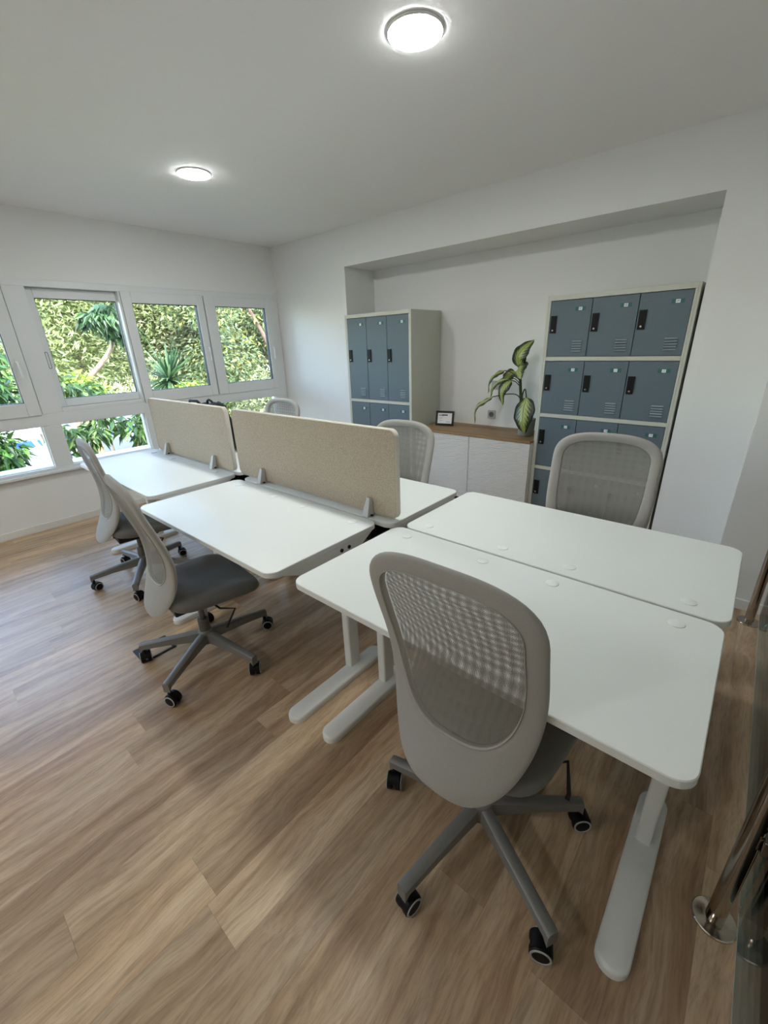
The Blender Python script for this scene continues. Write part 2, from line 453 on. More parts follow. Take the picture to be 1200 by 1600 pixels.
def sash(y0, y1, z0, z1, gl, gr, gb, gt, xa, xb):
    """gl.. are the glass edges"""
    o = MB(); frame_xz(o, y0, y1, z0, z1, gl-y0, y1-gr, gb-z0, z1-gt, xa, xb)
    s = o.build('sash', parent=fr, bevel=.004)
    g = MB(); frame_xz(g, gl-.001, gr+.001, gb-.001, gt+.001, .005, .005, .005, .005, xa+.008, xb-.012, 'gasket')
    g.build('gasket', parent=s)
    MB().box(((xa+xb)/2-.003, gl+.003, gb+.003), ((xa+xb)/2+.003, gr-.003, gt-.003), 'pane').build('pane', parent=s)
    return s
def handle(s, y, z, x):
    o = MB()
    o.slab([(p, q) for p, q in rrect(-.014, -.035, .014, .035, .012, 5)], 0, .010, 'upvc', .002)
    o.v = [(x+zz, y+px, z+py) for px, py, zz in o.v]
    o.tube([(x+.006, y, z+.008), (x+.040, y, z+.008), (x+.046, y, z-.004), (x+.044, y, z-.12)], [.010, .010, .010, .008], 'upvc', 10)
    o.build('handle', parent=s, smooth=40)
s0 = sash(-.615, .795, 1.022, 2.05, -.52, .700, 1.136, 1.951, -.045, .022); handle(s0, .742, 1.46, .022)
s1 = sash(.955, 1.70, 1.068, 2.043, 1.010, 1.640, 1.136, 1.965, -.100, -.050)
o = MB().slab(rrect(-.012, -.07, .012, .07, .011, 6), 0, .004, 'gasket'); o.slab(rrect(-.008, -.066, .008, .066, .007, 6), .002, .0055, 'upvc')
o.v = [(-.050+zz, .975+px, 1.47+py) for px, py, zz in o.v]; o.build('finger_pull', parent=s1)
s2 = sash(1.668, 2.476, 1.022, 2.05, 1.754, 2.401, 1.136, 1.951, -.045, .022); handle(s2, 2.440, 1.52, .022)
s3 = sash(2.490, 3.322, 1.022, 2.05, 2.608, 3.254, 1.136, 1.951, -.045, .022); handle(s3, 3.288, 1.50, .022)


# ================================================================== CEILING LAMPS
def lamp(x, y, label, first=[None]):
    if first[0] is None:
        t = thing('ceiling_lamp', label, 'ceiling lamp', (x, y, HC), 0, 'round ceiling lamps')
        MB().lathe([(.108, 0), (.110, -.003), (.109, -.007), (.104, -.010), (.104, 0)], (0, 0, 0), 'lampring', 48).build('lamp_ring', parent=t, smooth=50)
        MB().lathe([(.1038, -.001), (.1038, -.011), (.09, -.0145), (.001, -.016)], (0, 0, 0), 'lampglow', 48).build('diffuser', parent=t, smooth=50)
        first[0] = t
    else:
        t = copy_tree(first[0]); t.location = (x, y, HC); t['label'] = label
lamp(3.466, 1.680, 'round flush white ceiling lamp glowing above the near pair of desks, the larger in view')
lamp(1.573, 1.740, 'round flush white ceiling lamp glowing nearer the window corner, the smaller in view')
lamp(3.466, -1.70, 'round flush white ceiling lamp over the open floor behind the viewer, away from the windows')
lamp(1.573, -1.70, 'round flush white ceiling lamp over the open floor behind the viewer, on the window side')

# ================================================================== DESKS
def desk(name, label, x0, y0, x1, y1, inner, feet, caps, tray=False, rz=0, post=-.020):
    """inner=+1: the cap row lies along the far (y1) edge, -1: along the near edge; feet: x centres"""
    t = thing(name, label, 'desk', ((x0+x1)/2, (y0+y1)/2, 0), rz, 'white office desks'); cx, cy = (x0+x1)/2, (y0+y1)/2
    hx, hy = (x1-x0)/2, (y1-y0)/2
    MB().slab(rrect(-hx, -hy, hx, hy, .048, 8), .706, .73, 'laminate', .0022, 'desk_edge').build('tabletop', parent=t, smooth=30)
    for sx in (-1, 1):                       # tapering steel bracket under each end
        xx = sx*(hx-.016); prof = [(-hy+.045, .705), (hy-.045, .705), (hy-.13, .655), (-hy+.17, .655)]
        m = MB()
        m.add([(xx-.014*1, p, q) for p, q in prof]+[(xx+.014, p, q) for p, q in prof],
              [(3, 2, 1, 0), (4, 5, 6, 7), (0, 1, 5, 4), (1, 2, 6, 5), (2, 3, 7, 6), (3, 0, 4, 7)], 'white_steel')
        br = m.build('end_bracket', parent=t, bevel=.002)
        for q in (0, 1):
            yy = inner*(hy-.20-.045*q)
            MB().lathe([(.009, -.003), (.009, .003), (.006, .004), (.0055, .0005)], (xx+.0145*sx, yy, .683), 'darkmetal', 14, 'X').build('bolt', parent=br, smooth=40)
    for yy in (-hy*.45, hy*.45):             # beams along the desk
        MB().box((-hx+.03, yy-.02, .675), (hx-.03, yy+.02, .7055), 'white_steel').build('beam', parent=t, bevel=.002)
    for fx in feet:
        f = fx-cx; yp = inner*.105
        fp = f+(post if fx < 4.6 else -.002); m = MB().slab(rrect(fp-.022, yp-.034, fp+.022, yp+.034, .009, 4), .028, .69, 'white_steel')
        lg = m.build('leg', parent=t, smooth=40)
        a, b = -hy+.002, hy-.03
        if inner < 0: a, b = -hy+.03, hy-.002
        rings = []
        for zz, gw, ge in ((0, .041, 0), (.020, .0415, 0), (.0275, .040, .0015), (.031, .036, .006)):
            pts = []
            for k in range(13):
                q = math.pi*k/12; pts.append((f+gw*math.cos(q), b-.04-ge+.04*math.sin(q)*(gw/.041), zz))
            for k in range(13):
                q = math.pi+math.pi*k/12; pts.append((f+gw*math.cos(q), a+.04+ge+.04*math.sin(q)*(gw/.041), zz))
            rings.append(pts)
        MB().loft(rings, 'white_steel').build('foot', parent=lg, smooth=50)
    for fx in caps:
        yy = inner*(hy-.068)
        MB().lathe([(.0215, 0), (.0215, .0018), (.0195, .003), (.001, .0032)], (fx-cx, yy, .73), 'cap', 28).build('cable_cap', parent=t, smooth=50)
    if tray:
        m = MB(); m.box((-hx+.16, inner*(hy-.17), .60), (hx-.16, inner*(hy-.02), .606), 'darkmetal')
        m.box((-hx+.16, inner*(hy-.17), .60), (hx-.16, inner*(hy-.166), .66), 'darkmetal'); m.box((-hx+.16, inner*(hy-.024), .60), (hx-.16, inner*(hy-.02), .655), 'darkmetal')
        for sx in (-1, 1): m.box((sx*(hx-.19), inner*(hy-.10), .606), (sx*(hx-.185), inner*(hy-.09), .675), 'darkmetal')
        m.build('cable_tray', parent=t)
    return t
desk('desk', 'white desk nearest the viewer, with a chair tucked under its near long side',
     3.636, .690, 4.838, 1.302, 1, (3.730, 4.796), (3.743, 4.108, 4.37, 4.728))
desk('desk', 'white desk behind the nearest one, seen whole against the tall lockers',
     3.658, 1.313, 4.848, 1.912, -1, (3.75, 4.80), (3.756, 4.118, 4.379, 4.739))
desk('desk', 'middle white desk in front of the near beige screen, bare top',
     2.337, .657, 3.545, 1.272, 1, (2.425, 3.540), (2.46, 2.82, 3.08, 3.44), rz=R_(.3), post=-.026)
desk('desk', 'middle white desk behind the near beige screen, only its right end in view',
     2.350, 1.286, 3.610, 1.885, -1, (2.45, 3.50), (), tray=True)
desk('desk', 'white desk at the window in front of the far beige screen',
     .905, .757, 2.225, 1.330, 1, (1.065, 2.14), (1.05, 1.4, 1.7, 2.05))
desk('desk', 'white desk at the window behind the far beige screen, almost hidden',
     .915, 1.343, 2.215, 1.945, -1, (1.065, 2.12), (), tray=True)

# ---------------------------------------------------------------- desk screens
def screen(label, x0, x1, y, ybase, clamps, z0=.737, z1=1.155):
    t = thing('desk_screen', label, 'desk screen', ((x0+x1)/2, y, .735), 0, 'beige desk screens')
    cx = (x0+x1)/2; hx = (x1-x0)/2; h = z1-.735; b = z0-.735
    o = MB().slab(rrect(-hx+.004, b+.004, hx-.004, h-.004, .034, 8), -.014, .014, 'felt', .002)
    o.v = [(p, -zz, q) for p, q, zz in o.v]; o.build('panel', parent=t, smooth=40)
    # edging around the rim
    out = rrect(-hx, b, hx, h, .038, 8); inn = rrect(-hx+.0035, b+.0035, hx-.0035, h-.0035, .0345, 8)
    n = len(out); m = MB(); rings = []
    for pts, d in ((inn, -.015), (out, -.012), (out, .012), (inn, .015)):
        rings.append([(p, d, q) for p, q in pts])
    rings.append(rings[0]); m.loft(rings, 'piping', cap=False)
    m.build('edging', parent=t, smooth=40)
    for c in clamps:
        x = c-cx
        m = MB(); za, zb = -.0047, .085
        for yo, yi in ((-.064, -.0155), (.064, .0155)):
            lo = [(x-.021, yo, za), (x+.021, yo, za), (x+.021, yi, za), (x-.021, yi, za)]
            hi = [(x-.011, yi+(yo-yi)*.35, zb), (x+.011, yi+(yo-yi)*.35, zb), (x+.012, yi, zb), (x-.012, yi, zb)]
            if yo > 0: lo = lo[::-1]; hi = hi[::-1]
            m.loft([lo, hi], 'clampgrey')
        m.box((x+.021, -.046, 0), (x+.034, -.032, .008), 'darkmetal')
        m.build('clamp', parent=t, bevel=.003)
    return t
screen('near beige felt desk screen with rounded corners, the larger in view', 2.264, 3.610, 1.345, 0, (3.445, 2.545), z1=1.160)
screen('far beige felt desk screen beside the window, partly lit by daylight', .990, 2.190, 1.345, 0, (1.205, 1.955), z1=1.163)

# ================================================================== CHAIRS
Q = dict(W=.228, t0=.793, nb=3.137, nt=2.783, zb=.423, zt=1.084, d=(.232, .160, .158, .200, .210), c=.588, c1=-.32, W2=.183, tb=.220, tt=.938, nb2=3.226)
def back_depth(t):
    r = 0
    for j in range(5):
        l = 1
        for k in range(5):
            if k != j: l *= (t-k/4)/((j-k)/4)
        r += Q['d'][j]*l
    return r
def back_pt(u, t, off=0, lean=0):
    def P(u, t):
        z = Q['zb']+(Q['zt']-Q['zb'])*t
        return Vector((u, -back_depth(t)+(Q['c']+Q['c1']*(t-.5))*u*u-lean*(z-.5), z))
    p = P(u, t)
    if off:
        nn = (P(u+.002, t)-p).cross(P(u, t+.004)-p).normalized()   # points to the rear (-y)
        p = p+nn*off
    return p
def back_loops(n):
    out, inn = [], []
    for i in range(2*n):
        a = math.pi*(i+.5)/n if False else math.pi*i/n
        a2 = a if a <= math.pi else 2*math.pi-a
        sg = 1 if a <= math.pi else -1
        ca, sa = abs(math.cos(a2)), abs(math.sin(a2))
        def one(W, t0, tb, tt, nb, ntp):
            if a2 < math.pi/2: return sg*W*sa**(2/nb), t0-(t0-tb)*ca**(2/nb)
            return sg*W*sa**(2/ntp), t0+(tt-t0)*ca**(2/ntp)
        out.append(one(Q['W'], Q['t0'], 0, 1, Q['nb'], Q['nt'])); inn.append(one(Q['W2'], Q['t0'], Q['tb'], Q['tt'], Q['nb2'], Q['nt']))
    return out, inn
def chair_prototype(lean, hz, ox):
    HZ = Vector((ox[0], ox[1], hz))
    def up(mb): mb.v = [tuple(Vector(p)+HZ) for p in mb.v]; return mb
    t = thing('office_chair', '', 'chair', group='grey mesh-backed office chairs')
    n = 48; out, inn = back_loops(n)
    # resample both loops to even spacing so quads stay tidy
    def resample(loop):
        P = [back_pt(u, v) for u, v in loop]; L = [0]
        for i in range(len(P)): L.append(L[-1]+(P[(i+1) % len(P)]-P[i]).length)
        N = 96; r = []
        lp = loop+[loop[0]]
        for k in range(N):
            s = L[-1]*k/N; i = max(j for j in range(len(L)) if L[j] <= s+1e-9); i = min(i, len(loop)-1)
            f = (s-L[i])/max(1e-9, L[i+1]-L[i]); a, b = lp[i], lp[i+1]
            r.append((a[0]+(b[0]-a[0])*f, a[1]+(b[1]-a[1])*f))
        return r
    out, inn = resample(out), resample(inn)
    def ring(f, off): return [back_pt(o[0]+(i[0]-o[0])*f, o[1]+(i[1]-o[1])*f, off, lean) for o, i in zip(out, inn)]
    prof = [(1.0, -.007), (.97, -.002), (.80, -.0005), (.45, .0), (.2, -.001), (.07, -.004), (.0, -.010), (.06, -.018), (.2, -.023), (.5, -.025), (.85, -.023), (.97, -.020), (1.0, -.014), (1.0, -.007)]
    m = MB(); m.loft([ring(f, o) for f, o in prof], 'shell', cap=False)
    bk = up(m).build('backrest', parent=t, smooth=60)
    # two net layers filling the opening
    cu, cv = 0.0, .60
    for nm, off, mt in (('net', -.004, 'net_back'), ('net', -.022, 'net_front')):
        g = MB(); uv = []; rings = []
        for f in (1.0, .8, .6, .4, .2):
            rr = []
            for i in inn:
                u, v = cu+(i[0]-cu)*f, cv+(i[1]-cv)*f
                rr.append(back_pt(u, v, off, lean)); uv.append((u*1.03, v*.70))
            rings.append(rr)
        g.loft(rings, mt, cap=False); c = len(g.v); g.v.append(tuple(back_pt(cu, cv, off, lean))); uv.append((cu*1.03, cv*.70))
        for j in range(96): g.f.append((4*96+j, 4*96+(j+1) % 96, c)); g.mi.append(0)
        g.uv = uv; up(g).build('back_net', parent=bk, smooth=180)
    # seam line round the opening
    m = MB(); m.loft([ring(f, o) for f, o in ((1.005, -.006), (1.0, .0005), (.975, .0012), (.955, -.0012), (1.005, -.006))], 'seam', cap=False); up(m).build('seam_piping', parent=bk, smooth=180)
    # seat cushion
    def seat_ring(k, z, grow):
        pts = []
        for i in range(40):
            a = 2*math.pi*i/40; cx, cy = math.cos(a), math.sin(a); e = 2/4.4
            x = (abs(cx)**e)*math.copysign(1, cx); y = (abs(cy)**e)*math.copysign(1, cy)
            w = .236+.016*y
            px, py = x*(w+grow), .055+y*(.215+grow)
            drop = -.030*max(0, y)**3 - .006*abs(x)**2*0 + .008*abs(x)**3 + .012*max(0, -y)**2
            pts.append((px, py, z+drop*k))
        return pts
    m = MB()
    m.loft([seat_ring(.3, .425, -.10), seat_ring(.6, .430, -.035), seat_ring(.8, .442, -.008), seat_ring(.9, .460, .004), seat_ring(1, .480, .001),
            seat_ring(1, .493, -.011), seat_ring(1, .500, -.045), seat_ring(.6, .495, -.10), seat_ring(.2, .490, -.17)], 'seatfab')
    st = up(m).build('seat', parent=t, smooth=180)
    m = MB().box((-.09, -.13, .382), (.09, .12, .428), 'darkmetal'); up(m).build('tilt_mechanism', parent=t, bevel=.008)
    m = MB().tube([(0, -.10, .402), (0, -.128, .410), (0, -.124, .45), (0, -.118, .53)], .014, 'darkmetal', 10)
    up(m).build('back_bracket', parent=t, smooth=60)
    up(MB().tube([(.07, .03, .402), (.19, .045, .402), (.235, .10, .396), (.262, .045, .348), (.262, .035, .336)], [.005, .005, .005, .006, .007], 'darkmetal', 8)).build('height_lever', parent=t, smooth=60)
    m = MB().lathe([(.024, .14), (.027, .15), (.027, .235), (.024, .24), (.014, .242), (.014, .384+hz)], (0, 0, 0), 'gascol', 24); m.lathe([(.033, .095), (.036, .10), (.036, .165), (.030, .172), (.012, .173)], (0, 0, 0), 'basegrey', 24)
    m.build('gas_column', parent=t, smooth=40)
    return t
def add_base(t, phase, sw):
    for k in range(5):
        a = R_(phase+72*k); ca, sa = math.cos(a), math.sin(a)
        def T(p): return (p[0]*ca-p[1]*sa, p[0]*sa+p[1]*ca, p[2])
        m = MB(); rings = []
        for r, zt, zb, w in ((.020, .163, .100, .017), (.06, .160, .105, .018), (.20, .141, .103, .0175), (.318, .124, .092, .017), (.334, .121, .072, .016)):
            rings.append([T((r, -w, zb)), T((r, w, zb)), T((r, w, zt-.006)), T((r, w*.55, zt)), T((r, -w*.55, zt)), T((r, -w, zt-.006))])
        m.loft(rings, 'basegrey'); leg = m.build('base_arm', parent=t, smooth=40)
        # twin wheel caster below the tip
        b = R_(sw[k]); cb, sb = math.cos(b), math.sin(b)
        cx, cy = .322*ca, .322*sa
        ox, oy = cx-.016*sb*0+.014*cb, cy+.014*sb
        m = MB()
        for s in (-1, 1):
            for prof, mt in (([(.002, .006), (.028, .006), (.030, .009), (.030, .021), (.0285, .024), (.024, .025)], 'blackplastic'), ([(.0275, .0240), (.0278, .0258), (.0272, .0266), (.0228, .0266), (.0225, .0249)], 'wheelring'), ([(.0228, .0235), (.0228, .0252), (.001, .0268)], 'blackplastic')):
                rings = []
                for r, h in prof:
                    rr = []
                    for q in range(20):
                        an = 2*math.pi*q/20
                        lx, ly, lz = r*math.cos(an), s*h, .030+r*math.sin(an)
                        rr.append((ox+lx*cb-ly*sb, oy+lx*sb+ly*cb, lz))
                    rings.append(rr if s < 0 else rr[::-1])
                m.loft(rings, mt)
        # hood and stem
        rings = []
        for s in (-.019, .019):
            rings.append([(ox+lx*cb-s*sb, oy+lx*sb+s*cb, lz) for lx, lz in [( .030*math.cos(R_(q)), .033+.031*math.sin(R_(q))) for q in range(20, 181, 16)]+[(-.01, .036), (.01, .036)]])
        m.loft(rings, 'blackplastic')
        m.tube([(cx, cy, .040), (cx, cy, .085)], .009, 'blackplastic', 10)
        m.build('caster', parent=leg, smooth=40)
rc = random.Random(9)
# x, y, heading, base phase (absolute), lean, height shift, offset of the upper part, label
chairs = [
 (4.378, .786, .25, -28.4, .012, .0, (-.030, .002), 'grey mesh-backed office chair in the foreground, its back to the viewer at the nearest desk'),
 (2.860, .658, -6.05, 12.2, .019, -.052, (-.033, .0), 'grey mesh-backed office chair seen from the side at the middle desk'),
 (1.694, .797, -5.0, -31.3, -.081, -.050, (.008, -.003), 'grey mesh-backed office chair seen from the side at the desk by the window'),
 (3.172, 1.765, 183.66, 20., .0, -.009, (0, 0), 'grey mesh-backed office chair in front of the white cabinet, partly behind the near beige screen'),
 (4.312, 1.832, 186.74, 5., .0, .017, (0, 0), 'grey mesh-backed office chair in front of the locker with four rows of doors'),
 (1.53, 2.08, 186., 40., .0, 0, (0, 0), 'grey mesh-backed office chair in the window corner, only its top above the far screens'),
]
swv = [[200, 40, 120, 300, 80], [150, 60, 20, 170, 30], [20, 150, 80, 200, 110], [0, 70, 140, 210, 280], [30, 100, 170, 240, 310], [60, 130, 200, 270, 340]]
for i, (cx, cy, h, ph, lean, hz, ox, lab) in enumerate(chairs):
    t = chair_prototype(lean, hz, ox)
    t.location = (cx, cy, 0); t.rotation_euler = (0, 0, R_(h)); t['label'] = lab
    t['group'] = 'grey mesh-backed office chairs'; t['category'] = 'chair'
    chairs[i] = (t, ph-h, swv[i])
for t, ph, sw in chairs: add_base(t, ph, sw)

# ================================================================== LOCKERS
def locker(name, label, x, y, rz, Wd, D, cols, rows, nums):
    """rows: list of (z0, z1); front at local y=0, body runs to +y"""
    t = thing(name, label, 'locker', (x, y, 0), rz, 'steel lockers')
    H = 1.80; m = MB(); f = .030
    m.box((0, 0, 0), (f*.5, D, H), 'lockerbody'); m.box((Wd-f*.5, 0, 0), (Wd, D, H), 'lockerbody')
    m.box((f*.5, 0, H-.035), (Wd-f*.5, D, H), 'lockerbody'); m.box((f*.5, 0, 0), (Wd-f*.5, D, .035), 'lockerbody')
    m.box((f*.5, D-.02, .035), (Wd-f*.5, D, H-.035), 'lockerbody')
    m.box((f*.5, 0, .035), (f, .03, H-.035), 'lockerbody'); m.box((Wd-f, 0, .035), (Wd-f*.5, .03, H-.035), 'lockerbody')
    zs = sorted(rows)
    for (a0, a1), (b0, b1) in zip(zs[:-1], zs[1:]): m.box((f, 0, a1), (Wd-f, D-.02, b0), 'lockerbody')
    m.build('body', parent=t, bevel=.002)
    cw = (Wd-2*f)/cols; k = 0
    for r, (z0, z1) in enumerate(sorted(rows, reverse=True)):
        for c in range(cols):
            xa = f+c*cw+.0022; xb = f+(c+1)*cw-.0022; h = z1-z0
            d = MB().box((xa, .002, z0+.003), (xb, .016, z1-.004), 'lockerdoor').build('door', parent=t, bevel=.0015)
            hz = z1-.105 if h < .6 else z1-.31
            hd = MB().box((xa+.010, -.007, hz-.122), (xa+.054, .0015, hz), 'blackplastic')
            hd.box((xa+.020, -.0085, hz-.082), (xa+.044, -.0068, hz-.012), 'blackplastic')
            hd.lathe([(.0068, -.007), (.0068, -.010), (.0055, -.011), (.001, -.011)], (xa+.031, 0, hz-.103), 'chrome', 14, 'Y')
            hd.build('handle', parent=d, smooth=30)
            tx, tz = xb-.078, z1-.066
            MB().box((tx-.036, -.0003, tz-.0135), (tx+.036, .0017, tz+.0135), 'tagteal').build('number_plate', parent=d)
            s = MB().box((tx-.0125, -.0012, tz-.0105), (tx+.0125, -.0004, tz+.0105), 'tagwhite')
            me = text_mesh(nums[k], .0175); mesh_xf(me, Matrix.Translation((tx, -.0013, tz)) @ Matrix.Rotation(R_(90), 4, 'X'), s, 'ink')
            s.build('number_sticker', parent=d)
            # louvre slots
            lv = MB(); lx0, lx1 = xb-.112, xb-.036; zb0 = z0+.035 if h < .6 else z0+.04
            for q in range(5):
                zz = zb0+q*.0175
                lv.add([(lx0, .002, zz), (lx1, .002, zz), (lx1-.003, -.009, zz+.001), (lx0+.003, -.009, zz+.001), (lx0, .002, zz+.010), (lx1, .002, zz+.010)],
                       [(0, 1, 2, 3), (3, 2, 5, 4), (0, 3, 4), (1, 5, 2)], 'louver_lit')
            lv.build('louvre', parent=d)
            k += 1
    return t
locker('locker', 'grey steel locker with tall blue-grey doors above short ones, left of the white cabinet',
       1.237, 3.390, 0, .888, .505, 3, [(.945, 1.765), (.035, .915)], ['01', '02', '03', '04', '05', '06'])
locker('locker', 'grey steel locker with four rows of three small blue-grey doors, right of the plant',
       3.374, 3.484, R_(-1.55), .970, .415, 3, [(1.366, 1.765), (.925, 1.336), (.478, .895), (.035, .448)], ['%02d' % i for i in range(7, 19)])

# ================================================================== CABINET
cb = thing('cabinet', 'low white cabinet with rippled doors and oak top, between the two lockers', 'cabinet', (2.15, 3.420, 0))
CW = 3.371-2.15
m = MB().box((0, .022, .05), (CW, .478, .668), 'cabinet'); m.build('carcass', parent=cb)
MB().box((.01, .05, 0), (CW-.01, .47, .045), 'kick').build('plinth', parent=cb)
MB().box((-.005, -.002, .670), (CW, .484, .690), 'worktop').build('worktop', parent=cb, bevel=.0015)
for a, b in ((.003, .6245), (.6305, CW-.002)):
    MB().box((a, .0, .048), (b, .020, .666), 'ripple').build('door', parent=cb, bevel=.0015)

# picture frame
pf = thing('photo_frame', 'small black tabletop frame holding a printed white notice, on the oak cabinet top', 'photo frame', (2.338, 3.668, .69), R_(14))
tilt = Matrix.Rotation(R_(-10), 4, 'X')
def tilted(mb):
    mb.v = [tuple(tilt @ Vector(p)) for p in mb.v]; return mb
m = MB(); w2, hh, bw = .098, .150, .020
m.box((-w2, -.008, 0), (-w2+bw, .010, hh), 'frameblk'); m.box((w2-bw, -.008, 0), (w2, .010, hh), 'frameblk')
m.box((-w2+bw, -.008, 0), (w2-bw, .010, bw+.003), 'frameblk'); m.box((-w2+bw, -.008, hh-bw), (w2-bw, .010, hh), 'frameblk')
m.box((-w2+.004, .006, .004), (w2-.004, .0095, hh-.004), 'frameblk'); tilted(m).build('moulding', parent=pf, bevel=.002)
m = MB().box((-w2+bw-.001, .0, bw), (w2-bw+.001, .003, hh-bw+.001), 'paper')
me = text_mesh('WIFI', .027); mesh_xf(me, Matrix.Translation((-.038, -.0007, .103)) @ Matrix.Rotation(R_(90), 4, 'X'), m, 'ink')
for (a, b, c, d) in ((-.058, -.020, .080, .0825), (-.058, -.030, .073, .0755), (-.058, -.024, .055, .0575), (-.058, -.034, .048, .0505), (.016, .062, .037, .043)):
    m.box((a, -.0004, c), (b, .0, d), 'wheelring')
tilted(m).build('notice', parent=pf)
MB().add([(-.03, .012, .11), (.03, .012, .11), (.035, .085, .001), (-.035, .085, .001), (-.03, .016, .112), (.03, .016, .112), (.035, .089, .001), (-.035, .089, .001)],
         [(0, 1, 2, 3), (7, 6, 5, 4), (0, 4, 5, 1), (3, 2, 6, 7), (0, 3, 7, 4), (1, 5, 6, 2)], 'frameblk').build('easel_back', parent=pf)

# sockets on the recess wall
def socket(x, z, label, kind):
    t = thing('wall_socket' if kind == 's' else 'light_switch', label, 'socket' if kind == 's' else 'switch', (x, NYB, z))
    o = MB().slab(rrect(-.042, -.042, .042, .042, .006, 4), 0, .009, 'socket', .002); o.v = [(p, -q2, q) for p, q, q2 in o.v]; o.f = [f[::-1] for f in o.f]
    o.build('plate', parent=t, smooth=30)
    if kind == 's':
        MB().lathe([(.0265, -.0088), (.0265, -.0115), (.0235, -.0118), (.021, -.010), (.001, -.0095)], (0, 0, 0), 'socketwell', 26, 'Y').build('well', parent=t, smooth=40)
        m = MB()
        for sx in (-1, 1): m.lathe([(.003, -.0094), (.003, -.0106), (.001, -.0106)], (sx*.0095, 0, 0), 'blackplastic', 10, 'Y')
        m.build('pin_hole', parent=t)
    else:
        MB().box((-.027, -.0135, -.027), (.027, -.008, .027), 'socket').build('rocker', parent=t, bevel=.003)
socket(2.75, .805, 'silver grey wall socket just above the oak cabinet top', 's')
socket(2.775, 1.090, 'silver grey wall plate half hidden behind the plant leaves', 'w')

# ================================================================== PLANT
PY = 3.66
pl_ = thing('potted_plant', 'variegated dumb cane plant in a grey pot on the oak cabinet top', 'potted plant', (3.222, PY, .69))
px, py_, pz = 3.222, PY, .69
m = MB().lathe([(.064, 0), (.068, .004), (.076, .135), (.078, .147), (.074, .149), (.070, .130), (.001, .128)], (0, 0, 0), 'pot', 36); m.build('pot', parent=pl_, smooth=50)
MB().lathe([(.0695, .110), (.0695, .133), (.001, .136)], (0, 0, 0), 'soil', 24).build('soil', parent=pl_)
def L3(p, y): return Vector((p[0]-px, y-py_, p[1]-pz))
MB().tube([L3((3.20, .82), PY), L3((3.172, .91), PY), L3((3.155, .985), PY), L3((3.140, 1.083), PY), L3((3.127, 1.193), PY), L3((3.122, 1.235), PY)], [.015, .0145, .014, .013, .011, .006], 'stem', 12).build('stem', parent=pl_, smooth=60)
def bez(ctrl, n):
    # Catmull-Rom through the control points
    P = [ctrl[0]]+list(ctrl)+[ctrl[-1]]; r = []
    for k in range(n+1):
        s = k/n*(len(ctrl)-1); i = min(int(s), len(ctrl)-2); f = s-i
        a, b, c, d = P[i], P[i+1], P[i+2], P[i+3]
        r.append(.5*((2*b)+(c-a)*f+(2*a-5*b+4*c-d)*f*f+(3*b-a-3*c+d)*f**3))
    return r
def blade(path, width, face, fold=.25, petiole=None, pr=.004):
    pts = bez([L3(p, y) for p, y in path], 16); m = MB(); uv = []
    nz = 9; rings = []
    for i, p in enumerate(pts):
        t = i/16; d = (pts[min(i+1, 16)]-pts[max(i-1, 0)]).normalized()
        side = d.cross(Vector(face)).normalized(); nn = side.cross(d).normalized()
        w = width*.66*(math.sin(math.pi*min(1, t**.72*1.0))**.85 if 0 < t < 1 else 0.02)*(1.0 if t < .6 else 1-.25*(t-.6))
        for j in range(nz):
            s = (j/(nz-1)-.5)*2
            q = p+side*w*s*(1-.15*fold)+nn*(-abs(s)*w*fold+.004*math.sin(t*22+s*3)*abs(s))
            m.v.append(tuple(q)); uv.append((j/(nz-1), t))
    for i in range(16):
        for j in range(nz-1):
            a = i*nz+j; m.f.append((a, a+1, a+nz+1, a+nz)); m.mi.append(0)
    m.m('dieff'); m.uv = uv
    o = m.build('leaf', parent=pl_, smooth=180)
    sm = o.modifiers.new('thick', 'SOLIDIFY'); sm.thickness = .0012
    if petiole:
        MB().tube(bez([L3(p, y) for p, y in petiole], 10), pr, 'stem', 8).build('petiole', parent=o, smooth=60)
front = (-.35, -1, .25)
Y = PY
blade([((3.118, 1.270), Y), ((3.105, 1.36), Y-.03), ((3.150, 1.435), Y-.02), ((3.215, 1.495), Y+.02)], .135, front, .15, [((3.122, 1.22), Y), ((3.120, 1.27), Y)], .005)
blade([((3.128, 1.245), Y-.02), ((3.130, 1.27), Y-.05), ((3.150, 1.245), Y-.10), ((3.190, 1.185), Y-.13)], .13, (-.3, -1, .6), .2, [((3.123, 1.20), Y), ((3.128, 1.245), Y-.02)], .005)
blade([((2.985, 1.247), Y-.02), ((2.915, 1.225), Y-.05), ((2.862, 1.155), Y-.07), ((2.856, 1.050), Y-.06)], .066, (-.9, -.8, .4), .35, [((3.125, 1.16), Y), ((3.075, 1.215), Y-.01), ((3.029, 1.240), Y-.02), ((2.985, 1.247), Y-.02)])
blade([((3.055, 1.232), Y+.04), ((3.010, 1.215), Y+.02), ((2.985, 1.175), Y), ((2.950, 1.130), Y-.01)], .105, (-.3, -1, .5), .2, [((3.125, 1.18), Y), ((3.09, 1.225), Y+.02), ((3.055, 1.232), Y+.04)])
blade([((3.040, 1.180), Y-.05), ((2.965, 1.168), Y-.08), ((2.915, 1.110), Y-.10), ((2.902, 1.015), Y-.10)], .05, (-.4, -1, .9), .5, [((3.125, 1.14), Y), ((3.09, 1.178), Y-.02), ((3.040, 1.180), Y-.05)])
blade([((3.072, 1.168), Y-.06), ((3.035, 1.125), Y-.10), ((3.010, 1.060), Y-.11), ((3.028, .950), Y-.10)], .082, (-.2, -1, .1), .18, [((3.135, 1.11), Y), ((3.10, 1.155), Y-.03), ((3.072, 1.168), Y-.06)])
